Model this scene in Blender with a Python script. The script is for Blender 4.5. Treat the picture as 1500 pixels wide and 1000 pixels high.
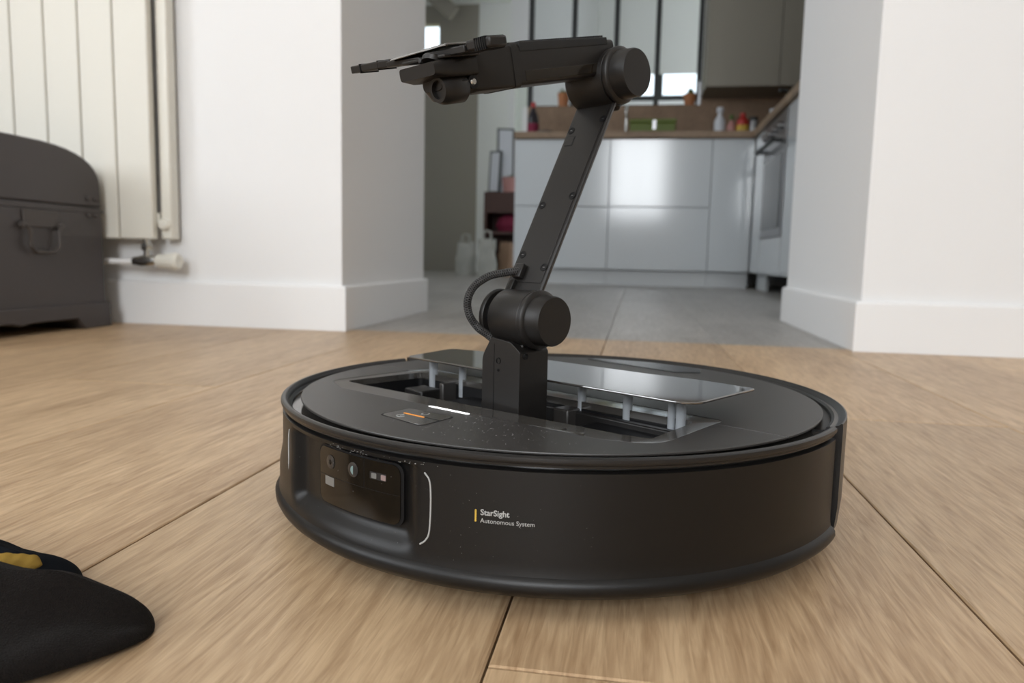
import bpy, bmesh, math, random
from mathutils import Vector, Matrix
random.seed(7)
R = math.radians
for o in list(bpy.data.objects): bpy.data.objects.remove(o)
scn = bpy.context.scene
col = scn.collection

# ------------------------------------------------------------ camera
CAM_O = Vector((0, 0, .1621))
FW = Vector((-.1589, .9808, -.1134)).normalized()
RT = Vector((.9865, .1623, .0216)); RT = (RT - FW * RT.dot(FW)).normalized()
UP = RT.cross(FW).normalized()
cd = bpy.data.cameras.new('camera'); cam = bpy.data.objects.new('camera', cd); col.objects.link(cam)
cam.matrix_world = Matrix((RT, UP, -FW)).transposed().to_4x4()
cam.location = CAM_O
cd.sensor_width = 36; cd.lens = 1100 / 1500 * 36
cd.clip_start = .01; cd.clip_end = 200
cd.dof.use_dof = True; cd.dof.focus_distance = .375; cd.dof.aperture_fstop = 11.5
scn.camera = cam
scn.view_settings.view_transform = 'Standard'; scn.view_settings.look = 'None'
scn.view_settings.exposure = 0.50; scn.view_settings.gamma = 1; scn.view_settings.use_curve_mapping = False

def ray(u, v): return FW * 1100 + RT * (u - 750) + UP * (500 - v)
def aty(u, v, y): d = ray(u, v); return CAM_O + d * (y / d.y)
def atz(u, v, z): d = ray(u, v); return CAM_O + d * ((z - CAM_O.z) / d.z)

# ------------------------------------------------------------ world and window light
w = bpy.data.worlds.new('sky'); scn.world = w; w.use_nodes = True
bg = w.node_tree.nodes['Background']; bg.inputs[0].default_value = (.80, .90, 1.0, 1); bg.inputs[1].default_value = 1.6

def area_light(name, loc, rot, sx, sy, power, colr=(1, 1, 1)):
    l = bpy.data.lights.new(name, 'AREA'); l.shape = 'RECTANGLE'; l.size = sx; l.size_y = sy; l.energy = power; l.color = colr
    o = bpy.data.objects.new(name, l); o.location = loc; o.rotation_euler = rot; col.objects.link(o); return o
# rear windows of the living room (light enters towards +Y)
REAR_WIN = [(-2.35, -1.25, .85, 2.15), (-.48, .42, .75, 2.2), (1.25, 1.75, .95, 2.15)]  # leftmost window is unseen, added for more light from the left
REAR_Y = -2.6
for x0, x1, z0, z1 in REAR_WIN:
    area_light('daylight', ((x0 + x1) / 2, REAR_Y - .12, (z0 + z1) / 2), (R(90), 0, 0), x1 - x0, z1 - z0,
               (x1 - x0) * (z1 - z0) * (46 if abs(x0 + .48) < .1 else 10), (.95, .975, 1.0))
# left wall window of the living room (light enters towards +X)
area_light('daylight', (-2.72, -.9, 1.35), (R(90), 0, R(-90)), 1.6, 1.6, 22, (.97, .98, 1.0))
# unseen side lamps added to brighten the back room and the kitchen
area_light('daylight', (1.27, 5.95, 1.5), (R(90), 0, R(90)), .8, 1.6, 3.6, (1, .98, .95))
area_light('daylight', (-2.22, 3.6, 1.4), (R(90), 0, R(-90)), 1.4, 1.6, 5, (1, .97, .92))

# ------------------------------------------------------------ materials
def mat(name, colr, rough=.5, metal=0, spec=.5, trans=0, emit=None, bump=0, bscale=200, coat=0, vary=0, vscale=3, ior=None):
    m = bpy.data.materials.new(name); m.use_nodes = True; nt = m.node_tree; b = nt.nodes['Principled BSDF']
    def s(k, v): b.inputs[k].default_value = v
    s('Base Color', (*colr, 1)); s('Roughness', rough); s('Metallic', metal); s('Specular IOR Level', spec)
    s('Transmission Weight', trans); s('Coat Weight', coat)
    if ior: s('IOR', ior)
    if emit: s('Emission Color', (*emit[0], 1)); s('Emission Strength', emit[1])
    tc = nt.nodes.new('ShaderNodeTexCoord')
    if bump:
        n = nt.nodes.new('ShaderNodeTexNoise'); n.inputs['Scale'].default_value = bscale; n.inputs['Detail'].default_value = 4
        bp = nt.nodes.new('ShaderNodeBump'); bp.inputs['Strength'].default_value = bump; bp.inputs['Distance'].default_value = .001
        nt.links.new(tc.outputs['Object'], n.inputs['Vector']); nt.links.new(n.outputs['Fac'], bp.inputs['Height']); nt.links.new(bp.outputs['Normal'], b.inputs['Normal'])
    if vary:
        n = nt.nodes.new('ShaderNodeTexNoise'); n.inputs['Scale'].default_value = vscale; n.inputs['Detail'].default_value = 5
        mx = nt.nodes.new('ShaderNodeMix'); mx.data_type = 'RGBA'
        mx.inputs['A'].default_value = (*[c * (1 - vary) for c in colr], 1); mx.inputs['B'].default_value = (*[min(1, c * (1 + vary)) for c in colr], 1)
        nt.links.new(tc.outputs['Object'], n.inputs['Vector']); nt.links.new(n.outputs['Fac'], mx.inputs['Factor']); nt.links.new(mx.outputs['Result'], b.inputs['Base Color'])
    return m

def wood(name, c0, c1, rough=.38, scale=1.0, knots=True):
    m = bpy.data.materials.new(name); m.use_nodes = True; nt = m.node_tree; b = nt.nodes['Principled BSDF']; N = nt.nodes.new; L = nt.links.new
    tc = N('ShaderNodeTexCoord'); oi = N('ShaderNodeObjectInfo')
    off = N('ShaderNodeVectorMath'); off.operation = 'MULTIPLY_ADD'
    cmb = N('ShaderNodeCombineXYZ'); L(oi.outputs['Random'], cmb.inputs[0]); L(oi.outputs['Random'], cmb.inputs[1]); L(oi.outputs['Random'], cmb.inputs[2])
    off.inputs[1].default_value = (31, 17, 23); L(cmb.outputs[0], off.inputs[0]); L(tc.outputs['Object'], off.inputs[2])
    def noise(sc, stretch, det, dist=0):
        mp = N('ShaderNodeMapping'); mp.inputs['Scale'].default_value = stretch; L(off.outputs[0], mp.inputs[0])
        n = N('ShaderNodeTexNoise'); n.inputs['Scale'].default_value = sc * scale; n.inputs['Detail'].default_value = det; n.inputs['Distortion'].default_value = dist
        L(mp.outputs[0], n.inputs['Vector']); return n.outputs['Fac']
    broad = noise(5, (1.6, .35, 1), 4, .8); grain = noise(48, (2.6, .22, 1), 6, 1.6); pores = noise(170, (2.4, .16, 1), 4, .8)
    def mix(a, bb, f): 
        x = N('ShaderNodeMix'); x.inputs['Factor'].default_value = f; L(a, x.inputs['A']); L(bb, x.inputs['B']); return x.outputs['Result']
    f = mix(mix(broad, grain, .55), pores, .33)
    cr = N('ShaderNodeValToRGB'); cr.color_ramp.elements[0].position = .37; cr.color_ramp.elements[0].color = (*c0, 1)
    cr.color_ramp.elements[1].position = .63; cr.color_ramp.elements[1].color = (*c1, 1); L(f, cr.inputs[0])
    hsv = N('ShaderNodeHueSaturation'); mr = N('ShaderNodeMapRange'); mr.inputs['To Min'].default_value = .86; mr.inputs['To Max'].default_value = 1.08
    L(oi.outputs['Random'], mr.inputs[0]); L(mr.outputs[0], hsv.inputs['Value']); L(cr.outputs[0], hsv.inputs['Color']); L(hsv.outputs[0], b.inputs['Base Color'])
    b.inputs['Roughness'].default_value = rough
    rr = N('ShaderNodeMapRange'); rr.inputs['To Min'].default_value = rough + .1; rr.inputs['To Max'].default_value = rough - .06; L(grain, rr.inputs[0]); L(rr.outputs[0], b.inputs['Roughness'])
    bp = N('ShaderNodeBump'); bp.inputs['Strength'].default_value = .5; bp.inputs['Distance'].default_value = .0011
    hb = mix(grain, pores, .5); L(hb, bp.inputs['Height']); L(bp.outputs[0], b.inputs['Normal'])
    return m

M = dict(
    wall=mat('wall_paint', (.80, .80, .80), .9, bump=.15, bscale=60),
    wall_room=mat('greige_paint', (.42, .39, .35), .9),  # unseen walls toned darker to cut bounced light
    base=mat('baseboard_paint', (.82, .82, .82), .5),
    oak=wood('oak_floor', (.330, .205, .108), (.64, .455, .275)),
    grey_oak=wood('grey_floor', (.26, .245, .225), (.42, .40, .375), .34),
    joint_grey=mat('kitchen_floor_joint', (.16, .15, .14), .9),
    joint=mat('floor_joint', (.12, .085, .055), .9),
    ceil=mat('ceiling_paint', (.82, .82, .80), .95),
    black=mat('robot_charcoal', (.010, .009, .0085), .42, spec=.4, bump=.06, bscale=2500),
    bumper=mat('bumper_charcoal', (.0060, .0055, .0052), .36, spec=.34, bump=.12, bscale=3000),
    top=mat('top_charcoal', (.030, .027, .025), .40, spec=.65, bump=.08, bscale=2500),
    arm=mat('arm_charcoal', (.0095, .0083, .0075), .42, spec=.40, bump=.05, bscale=2500),
    rim=mat('rim_satin', (.014, .013, .0125), .34, spec=.4),
    gloss=mat('gloss_black', (.012, .009, .006), .10, spec=.45), tinted=mat('tinted_window', (.006, .006, .006), .2, spec=.12),
    piano=mat('glossy_grey', (.050, .046, .041), .13, spec=.6, ior=2.1),
    void=mat('slot_black', (.004, .004, .0045), .55, spec=.25),
    glass_lid=mat('dark_glass', (.03, .026, .022), .05, spec=1, coat=1, ior=1.9),
    frost=mat('frosted_plastic', (.62, .66, .70), .35, trans=.55, ior=1.35),
    white=mat('print_white', (.36, .36, .35), .5),
    orange=mat('orange_line', (.85, .33, .06), .5),
    yellow=mat('yellow_bar', (.55, .36, .05), .5),
    led=mat('status_light', (.9, .9, .9), .3, emit=((1, 1, 1), 1.6)),
    chrome=mat('chrome', (.55, .55, .53), .18, metal=1),
    steel=mat('brushed_steel', (.35, .35, .36), .3, metal=1),
    rad=mat('radiator_enamel', (.70, .68, .61), .40),
    rubber=mat('rubber', (.01, .01, .01), .8),
    cable=mat('braided_cable', (.005, .005, .005), .8, spec=.2),
    braid=mat('braid_thread', (.045, .043, .042), .6),
    trunk=mat('trunk_black', (.052, .044, .043), .48, bump=.2, bscale=30, vary=.12),
    trunk_metal=mat('aged_metal', (.075, .065, .06), .5, metal=.4),
    gloss_white=mat('gloss_white_front', (.60, .63, .65), .12, coat=.0),
    carcass=mat('white_carcass', (.55, .57, .58), .4),
    worktop=wood('worktop_wood', (.20, .13, .08), (.36, .25, .16), .5),
    splash=wood('splashback_wood', (.16, .10, .06), (.27, .18, .115), .6),
    taupe=mat('taupe_front', (.235, .215, .175), .55),
    dtaupe=mat('taupe_wall', (.34, .31, .27), .8),
    black_metal=mat('black_metal', (.012, .014, .014), .5),
    pane=mat('window_pane', (.95, .98, .97), .02, trans=1, ior=1.1),
    blind=mat('blind_cloth', (.62, .62, .60), .9),
    ovenglass=mat('oven_glass', (.02, .022, .025), .06),
    green=mat('green_box', (.10, .14, .012), .5), lens_blue=mat('lens_blue', (.16, .24, .24), .15),
    lens_grey=mat('lens_grey', (.030, .027, .025), .2), silver=mat('silver_tile', (.16, .155, .145), .3),
    pinkgrey=mat('pinkish_tile', (.26, .19, .18), .3),
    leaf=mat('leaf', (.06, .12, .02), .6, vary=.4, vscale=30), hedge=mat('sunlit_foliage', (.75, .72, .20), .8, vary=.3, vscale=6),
    terra=mat('terracotta', (.38, .15, .06), .7), paper=mat('kraft_paper', (.30, .19, .12), .8),
    bagw=mat('white_plastic', (.42, .42, .38), .5, vary=.35, vscale=14), brown=mat('brown_wood', (.060, .020, .012), .5),
    red=mat('red_plastic', (.42, .02, .015), .4), pink=mat('pink_plastic', (.45, .22, .20), .4), wht=mat('white_plastic_b', (.60, .62, .66), .35),
    wine=mat('dark_bottle', (.02, .015, .02), .15), blue=mat('slate_bowl', (.05, .055, .065), .4), magenta=mat('magenta_cloth', (.18, .01, .04), .8),
)
# sock cloth: black knit with a gold patch and a navy edge (colour of the yarn itself)
def sock_mat():
    m = mat('sock_knit', (.0095, .0075, .0065), 1.0, spec=.1, bump=1.0, bscale=1500, vary=.5, vscale=700); nt = m.node_tree; b = nt.nodes['Principled BSDF']
    b.inputs['Sheen Weight'].default_value = .04
    return m
M['sock'] = sock_mat()
M['sock_gold'] = mat('sock_gold_knit', (.36, .23, .05), 1.0, spec=.1, bump=.5, bscale=2600)
M['sock_navy'] = mat('sock_navy_knit', (.005, .0065, .0095), 1.0, spec=.1, bump=.5, bscale=2600)

# ------------------------------------------------------------ mesh helpers
def link(name, me, m, parent=None, smooth=True, bevel=0, seg=2):
    o = bpy.data.objects.new(name, me); col.objects.link(o)
    if m: me.materials.append(m)
    if parent: o.parent = parent
    if smooth:
        me.shade_smooth(); me.set_sharp_from_angle(angle=R(38))
    if bevel:
        md = o.modifiers.new('bevel', 'BEVEL'); md.width = bevel; md.segments = seg; md.limit_method = 'ANGLE'; md.angle_limit = R(35)
        md.harden_normals = False
    return o
class MB:
    def __init__(s): s.b = bmesh.new()
    def box(s, x0, x1, y0, y1, z0, z1, m=None):
        vs = [s.b.verts.new((x, y, z)) for z in (z0, z1) for y in (y0, y1) for x in (x0, x1)]
        for f in ((0, 2, 3, 1), (4, 5, 7, 6), (0, 1, 5, 4), (2, 6, 7, 3), (0, 4, 6, 2), (1, 3, 7, 5)):
            s.b.faces.new([vs[i] for i in f])
        if m is not None:
            for v in vs: v.co = m @ v.co
        return s
    def prism(s, pts, z0, z1, m=None):
        a = [s.b.verts.new((p[0], p[1], z0)) for p in pts]; c = [s.b.verts.new((p[0], p[1], z1)) for p in pts]
        n = len(pts); s.b.faces.new(a[::-1]); s.b.faces.new(c)
        for i in range(n): s.b.faces.new((a[i], a[(i + 1) % n], c[(i + 1) % n], c[i]))
        if m is not None:
            for v in a + c: v.co = m @ v.co
        return s
    def lathe(s, prof, n=48, m=None, a0=0, a1=2 * math.pi, close=False, rfun=None):
        full = abs(a1 - a0 - 2 * math.pi) < 1e-6
        k = n if full else n + 1
        rows = []
        for i in range(k):
            a = a0 + (a1 - a0) * i / n; row = []
            for r, z in prof:
                rr = r + (rfun(a, r, z) if rfun else 0)
                row.append(s.b.verts.new((rr * math.cos(a), rr * math.sin(a), z)))
            rows.append(row)
        np_ = len(prof)
        for i in range(n):
            A = rows[i]; B = rows[(i + 1) % k]
            for j in range(np_ if close else np_ - 1):
                jj = (j + 1) % np_
                if prof[j][0] < 1e-7 and prof[jj][0] < 1e-7: continue
                s.b.faces.new((A[j], B[j], B[jj], A[jj]))
        if close and not full:
            s.b.faces.new(rows[0][::-1]); s.b.faces.new(rows[-1])
        if m is not None:
            for row in rows:
                for v in row: v.co = m @ v.co
        return s
    def tube(s, path, r, n=10, cap=True, rs=None):
        path = [Vector(p) for p in path]; up = Vector((0, 0, 1)); rows = []
        t0 = (path[1] - path[0]).normalized(); nrm = t0.orthogonal().normalized()
        for i, p in enumerate(path):
            t = (path[min(i + 1, len(path) - 1)] - path[max(i - 1, 0)]).normalized()
            nrm = (nrm - t * nrm.dot(t)).normalized(); bn = t.cross(nrm); rr = rs[i] if rs else r
            rows.append([s.b.verts.new(p + (nrm * math.cos(a) + bn * math.sin(a)) * rr) for a in [2 * math.pi * k / n for k in range(n)]])
        for i in range(len(rows) - 1):
            for k in range(n): s.b.faces.new((rows[i][k], rows[i][(k + 1) % n], rows[i + 1][(k + 1) % n], rows[i + 1][k]))
        if cap: s.b.faces.new(rows[0][::-1]); s.b.faces.new(rows[-1])
        return s
    def loft(s, loops, cap=True, closed=True):
        rows = [[s.b.verts.new(p) for p in lp] for lp in loops]; n = len(rows[0])
        for i in range(len(rows) - 1):
            for k in range(n if closed else n - 1):
                s.b.faces.new((rows[i][k], rows[i][(k + 1) % n], rows[i + 1][(k + 1) % n], rows[i + 1][k]))
        if cap: s.b.faces.new(rows[0][::-1]); s.b.faces.new(rows[-1])
        return s
    def build(s, name, m, parent=None, smooth=True, bevel=0, seg=2, dbl=True):
        if dbl: bmesh.ops.remove_doubles(s.b, verts=s.b.verts, dist=1e-6)
        bmesh.ops.recalc_face_normals(s.b, faces=s.b.faces)
        me = bpy.data.meshes.new(name); s.b.to_mesh(me); s.b.free()
        return link(name, me, m, parent, smooth, bevel, seg)

def rpoly(corners, n=6):
    """rounded polygon: corners = [(x, y, radius)]"""
    out = []; k = len(corners)
    for i in range(k):
        p = Vector(corners[i][:2]); a = Vector(corners[i - 1][:2]); b = Vector(corners[(i + 1) % k][:2]); r = corners[i][2]
        da = (a - p).normalized(); db = (b - p).normalized(); ang = da.angle(db); t = r / math.tan(ang / 2)
        t = min(t, (a - p).length * .49, (b - p).length * .49)
        p0 = p + da * t; p1 = p + db * t
        for j in range(n + 1):
            q = j / n; out.append(((1 - q) ** 2 * p0.x + 2 * q * (1 - q) * p.x + q * q * p1.x, (1 - q) ** 2 * p0.y + 2 * q * (1 - q) * p.y + q * q * p1.y))
    return out
def rrect(x0, x1, y0, y1, r, n=5): return rpoly([(x0, y0, r), (x1, y0, r), (x1, y1, r), (x0, y1, r)], n)
def catmull(P, n=10):
    P = [Vector(p) for p in P]; Q = [P[0] * 2 - P[1]] + P + [P[-1] * 2 - P[-2]]; out = []
    for i in range(1, len(Q) - 2):
        for j in range(n):
            t = j / n; a, b, c, d = Q[i - 1], Q[i], Q[i + 1], Q[i + 2]
            out.append(.5 * ((2 * b) + (c - a) * t + (2 * a - 5 * b + 4 * c - d) * t * t + (3 * b - a - 3 * c + d) * t ** 3))
    return out + [P[-1]]
def empty(name, loc=(0, 0, 0), rz=0, label=None, cat=None, group=None):
    o = bpy.data.objects.new(name, None); o.location = loc; o.rotation_euler = (0, 0, rz); o.empty_display_size = .05; col.objects.link(o)
    if label: o['label'] = label; o['category'] = cat
    if group: o['group'] = group
    return o
def tag(o, label, cat, group=None):
    o['label'] = label; o['category'] = cat
    if group: o['group'] = group
    return o
def struct(o): o['kind'] = 'structure'; return o
def T(x, y, z): return Matrix.Translation((x, y, z))
def RX(a): return Matrix.Rotation(R(a), 4, 'X')
def RY(a): return Matrix.Rotation(R(a), 4, 'Y')
def RZ(a): return Matrix.Rotation(R(a), 4, 'Z')

# ------------------------------------------------------------ setting: floors
YB = 1.50            # where the oak floor ends and the grey kitchen floor begins
fl = struct(MB().box(-2.8, 2.8, REAR_Y - .1, YB, -.05, -.0005 - .0055).build('floor', M['joint'], smooth=False))
fk = struct(MB().box(-2.7, 1.9, YB, 7.4, -.05, -.006).build('floor', M['joint_grey'], smooth=False))
plank_cache = {}
def plank(parent, x0, x1, y0, y1, m, g=.0006, bev=.0009):
    key = (round(x1 - x0, 3), round(y1 - y0, 3), m.name)
    cx, cy = (x0 + x1) / 2, (y0 + y1) / 2
    if key in plank_cache: me = plank_cache[key]
    else:
        hx, hy = (x1 - x0) / 2 - g, (y1 - y0) / 2 - g; b = MB()
        vs = []
        for z, q in ((-.007, 0), (-bev * .7, 0), (0, bev)):
            vs.append([b.b.verts.new((sx * (hx - q), sy * (hy - q), z)) for sx, sy in ((-1, -1), (1, -1), (1, 1), (-1, 1))])
        for i in range(2):
            for k in range(4): b.b.faces.new((vs[i][k], vs[i][(k + 1) % 4], vs[i + 1][(k + 1) % 4], vs[i + 1][k]))
        b.b.faces.new(vs[2]); me = bpy.data.meshes.new('plank'); b.b.to_mesh(me); b.b.free(); me.materials.append(m); plank_cache[key] = me
    o = bpy.data.objects.new('plank', me); o.location = (cx, cy, 0); col.objects.link(o); o.parent = parent
    return o
PW = .2163; X0 = .1640
cross = {-3: .05, -2: -.28, -1: .42, 0: .275, 1: .82, -4: .81, 2: .30, 3: 1.02, -5: .46}
# columns: index k covers [X0+(k-1)*PW, X0+k*PW]
cross = {0: .277, 1: .82, -1: .04, -2: 1.36, -3: .81, -4: .30, 2: .40, 3: 1.0}
for k in range(-12, 13):
    xa, xb = X0 + (k - 1) * PW, X0 + k * PW
    if xb < -2.68 or xa > 2.68: continue
    xa, xb = max(xa, -2.69), min(xb, 2.69)
    c = cross.get(k, (k * .53) % 1.28)
    ys = [YB]; y = c
    while y + 1.28 < YB: y += 1.28
    while y > REAR_Y: ys.append(y); y -= 1.28
    ys.append(REAR_Y); ys = sorted(set(ys))
    for a, b_ in zip(ys[:-1], ys[1:]):
        if b_ - a > .01: plank(fl, xa, xb, a, b_, M['oak'])
for k in range(-11, 8):
    xa, xb = X0 + (k - 1) * PW, X0 + k * PW
    y = YB; yy = YB + (k * .47) % 1.28
    ys = [YB, max(yy, YB + .1)]
    while ys[-1] + 1.28 < 7.35: ys.append(ys[-1] + 1.28)
    ys.append(7.35)
    for a, b_ in zip(ys[:-1], ys[1:]): plank(fk, xa, xb, a, b_, M['grey_oak'], g=.0004)

# ------------------------------------------------------------ setting: walls
XL, XR, D, TL, TR, BH, BT = -.582, .3998, 1.457, .616, .709, .093, .012
def wallbox(name, x0, x1, y0, y1, z0=-.006, z1=2.5, m='wall'): return struct(MB().box(x0, x1, y0, y1, z0, z1).build(name, M[m], smooth=False, bevel=.002))
wallbox('wall_front_left', -2.7, XL - BT, D + BT, D + TL - .002)
wallbox('wall_front_right', XR + BT, 2.7, D + BT, D + TR - .002)
def baseboard(name, pts):
    """pts: outer face polyline (x, y); board lies on the wall side given by thickness to the left of travel"""
    b = MB(); n = len(pts); prof = [(0, 0), (0, BH - .004), (.003, BH), (BT, BH), (BT, 0)]
    loops = []
    P = [Vector(p) for p in pts]
    for i, p in enumerate(P):
        d0 = (p - P[i - 1]).normalized() if i else (P[1] - p).normalized(); d1 = (P[i + 1] - p).normalized() if i < n - 1 else d0
        n0 = Vector((-d0.y, d0.x)); n1 = Vector((-d1.y, d1.x)); mt = (n0 + n1).normalized(); mt /= mt.dot(n0)
        loops.append([(p.x + mt.x * t, p.y + mt.y * t, z) for t, z in prof])
    b.loft(loops); return struct(b.build(name, M['base'], smooth=False, bevel=.001))
baseboard('baseboard_left', [(-2.69, D), (XL, D), (XL, D + TL), (-2.2, D + TL)])
baseboard('baseboard_right', [(1.2, D + TR), (XR, D + TR), (XR, D), (2.69, D)])
# rear and side walls of the living room with window openings
def wall_open(name, axis, pos, thick, a0, a1, opens, z1=2.5, m='wall'):
    b = MB(); cuts = sorted(opens); a = a0
    def bx(p0, p1, q0, q1):
        if p1 - p0 < 1e-4 or q1 - q0 < 1e-4: return
        if axis == 'y': b.box(p0, p1, min(pos, pos + thick), max(pos, pos + thick), q0, q1)
        else: b.box(min(pos, pos + thick), max(pos, pos + thick), p0, p1, q0, q1)
    for o0, o1, q0, q1 in cuts:
        bx(a, o0, -.006, z1); bx(o0, o1, -.006, q0); bx(o0, o1, q1, z1); a = o1
    bx(a, a1, -.006, z1); return struct(b.build(name, M[m], smooth=False))
wall_open('wall_rear', 'y', REAR_Y, -.1, -2.7, 2.7, REAR_WIN, m='wall_room')
wall_open('wall_left', 'x', -2.7, -.1, REAR_Y, D + .3, [(-1.7, -.1, .55, 2.15)], m='wall_room')
wallbox('wall_right', 2.7, 2.8, REAR_Y, D + .3, m='wall_room')
struct(MB().box(-2.8, 2.8, REAR_Y - .1, 7.5, 2.5, 2.6).build('ceiling', M['ceil'], smooth=False))
def window_unit(n, axis, pos, a0, a1, z0, z1, mull=1, fm='base', name='window'):
    b = MB(); t = .05; d = .04
    def bx(p0, p1, q0, q1):
        if axis == 'y': b.box(p0, p1, pos - d / 2, pos + d / 2, q0, q1)
        else: b.box(pos - d / 2, pos + d / 2, p0, p1, q0, q1)
    bx(a0, a1, z0, z0 + t); bx(a0, a1, z1 - t, z1); bx(a0, a0 + t, z0 + t, z1 - t); bx(a1 - t, a1, z0 + t, z1 - t)
    for i in range(1, mull + 1):
        c = a0 + (a1 - a0) * i / (mull + 1); bx(c - t / 2, c + t / 2, z0 + t, z1 - t)
    return struct(b.build('%s_%d' % (name, n), M[fm], smooth=False))
for i, (x0, x1, z0, z1) in enumerate(REAR_WIN): window_unit(i + 1, 'y', REAR_Y - .05, x0, x1, z0, z1, 1)
window_unit(4, 'x', -2.75, -1.7, -.1, .55, 2.15, 1)

# ---------------- kitchen shell
YK = 4.566; YW = 5.17; XS = .65
wall_open('wall_kitchen_right', 'x', 1.25, .1, D + TR - .01, YW + .1, [])
wall_open('wall_corridor_left', 'x', -2.2, -.1, D + TL - .01, 7.2, [(2.9, 4.3, .6, 2.2)])
window_unit(5, 'x', -2.25, 2.9, 4.3, .6, 2.2, 1)  # unseen window added to light the corridor and kitchen
# far wall: light beige beside a taupe wall with a small high window
wall_open('wall_far_taupe', 'y', 7.2, .1, -2.3, -1.545, [(-2.12, -1.93, 2.08, 2.33)], m='dtaupe')
struct(MB().box(-2.1, -1.93, 7.26, 7.27, 2.09, 2.32).build('window_6', M['pane'], smooth=False))
wallbox('wall_far_beige', -1.545, -.98, 7.2, 7.3)
wall_open('wall_back_room', 'y', 6.5, .1, -1.12, 1.4, [(-1.075, -.955, 1.22, 1.95), (-.35, .62, 1.46, 2.3)])
window_unit(7, 'y', 6.55, -.35, .62, 1.46, 2.3, 1, 'black_metal')
wall_open('wall_back_room_right', 'x', 1.30, .1, 5.27, 6.5, [(5.5, 6.4, .6, 2.4)])  # opening added for the back room side lamp
struct(MB().box(-2.0, -1.55, -.03, .03, 0, .13, T(0, 7.05, 0) @ T(-1.60, 0, 2.16) @ RY(40) @ T(1.3, 0, 0)).build('trim_1', M['dtaupe'], smooth=False))
# blind over the back room window
tag(MB().box(-.38, .64, 6.44, 6.452, 1.66, 2.34).build('roller_blind', M['blind'], smooth=False), 'pale roller blind half down over the window behind the glass partition', 'blind')
hb = MB()
for i in range(90):
    c = Vector((random.uniform(-2.0, 1.2), random.uniform(7.7, 8.3), random.uniform(.9, 1.85))); r = random.uniform(.1, .2)
    hb.lathe([(0, -r), (r * .7, -r * .7), (r, 0), (r * .7, r * .7), (0, r)], 7, T(*c) @ RX(random.uniform(0, 90)))
hb.box(-2.0, 1.2, 7.9, 8.1, 0, 1.3)
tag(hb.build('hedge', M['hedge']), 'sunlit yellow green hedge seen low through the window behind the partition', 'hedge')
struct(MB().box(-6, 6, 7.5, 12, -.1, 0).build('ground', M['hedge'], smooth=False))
# half wall with splashback under the glass partition, full wall right of it
wallbox('wall_kitchen_back_low', -.80, .375, YW + .02, YW + .10, 0, 1.165)
wallbox('wall_kitchen_back', .375, 1.25, YW + .02, YW + .10)
tag(MB().box(-.765, .375, YW, YW + .02, .90, 1.165).box(.375, 1.25, YW, YW + .02, .90, 1.30).build('splashback', M['splash'], smooth=False),
    'brown wood splashback panel behind the kitchen worktop', 'splashback')
gp = empty('glass_partition', (0, YW + .06, 1.165), 0, 'black framed glass partition standing on the half wall above the worktop', 'partition')
XM = [-.758, -.467, -.186, .086, .362]
for x in XM: MB().box(x - .017, x + .017, -.02, .02, 0, 1.33).build('mullion', M['black_metal'], gp, smooth=False)
MB().box(-.758, .362, -.02, .02, -.012, .012).build('bottom_rail', M['black_metal'], gp, smooth=False)
for a, b_ in zip(XM[:-1], XM[1:]): MB().box(a + .017, b_ - .017, -.003, .003, .012, 1.33).build('pane', M['pane'], gp, smooth=False)
# narrow window left of the partition
struct(MB().box(-1.075, -.955, 6.54, 6.55, 1.22, 1.95).build('window_8', M['pane'], smooth=False))

# ------------------------------------------------------------ kitchen units
def handle_less_cab(name, x0, x1, rows, label, z0=.105, z1=.858, kick=True):
    t = empty(name, ((x0 + x1) / 2, YK, 0), 0, label, 'cabinet'); h = (x1 - x0) / 2
    MB().box(-h + .001, h - .001, .021, .58, z0, z1).build('carcass', M['carcass'], t, smooth=False)
    zs = [z0 - .012] + rows + [z1]
    for a, b_ in zip(zs[:-1], zs[1:]):
        MB().box(-h + .002, h - .002, 0, .019, a + .002, b_ - .002).build('drawer_front' if len(rows) else 'door', M['gloss_white'], t, smooth=False, bevel=.0015)
    MB().box(-h + .001, h - .001, .045, .06, 0, z0 - .014).build('plinth', M['carcass'], t, smooth=False)
    return t
handle_less_cab('kitchen_cabinet', -.745, -.176, [.463], 'glossy white kitchen base cabinet at the left end, two drawers')
handle_less_cab('kitchen_cabinet', -.176, .410, [.465], 'middle glossy white base cabinet with two drawers, mirroring the window')
handle_less_cab('kitchen_cabinet', .410, .648, [], 'narrow glossy white base cabinet with a single door in the corner')
def side_cab(name, y0, y1, rows, label):
    t = empty(name, (XS, (y0 + y1) / 2, 0), 0, label, 'cabinet'); h = (y1 - y0) / 2
    MB().box(.021, .58, -h + .001, h - .001, .105, .858).build('carcass', M['carcass'], t, smooth=False)
    zs = [.093] + rows + [.858]
    for a, b_ in zip(zs[:-1], zs[1:]):
        MB().box(0, .019, -h + .002, h - .002, a + .002, b_ - .002).build('door', M['gloss_white'], t, smooth=False, bevel=.0015)
    MB().box(.045, .06, -h + .001, h - .001, 0, .091).build('plinth', M['carcass'], t, smooth=False)
side_cab('kitchen_cabinet', 4.24, 4.545, [], 'slim glossy white side cabinet between the corner and the oven')
side_cab('kitchen_cabinet', 2.75, 3.62, [], 'glossy white side cabinet nearer than the oven, by the right pillar')
ov = empty('oven', (XS, 3.93, 0), 0, 'built-in oven with dark glass door in the right kitchen run', 'oven')
MB().box(.02, .58, -.29, .29, .105, .858).build('body', M['carcass'], ov, smooth=False)
MB().box(0, .019, -.295, .295, .094, .275).build('drawer_front', M['gloss_white'], ov, smooth=False, bevel=.0015)
MB().box(-.004, .019, -.295, .295, .28, .70).build('door', M['steel'], ov, smooth=False, bevel=.002)
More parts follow.
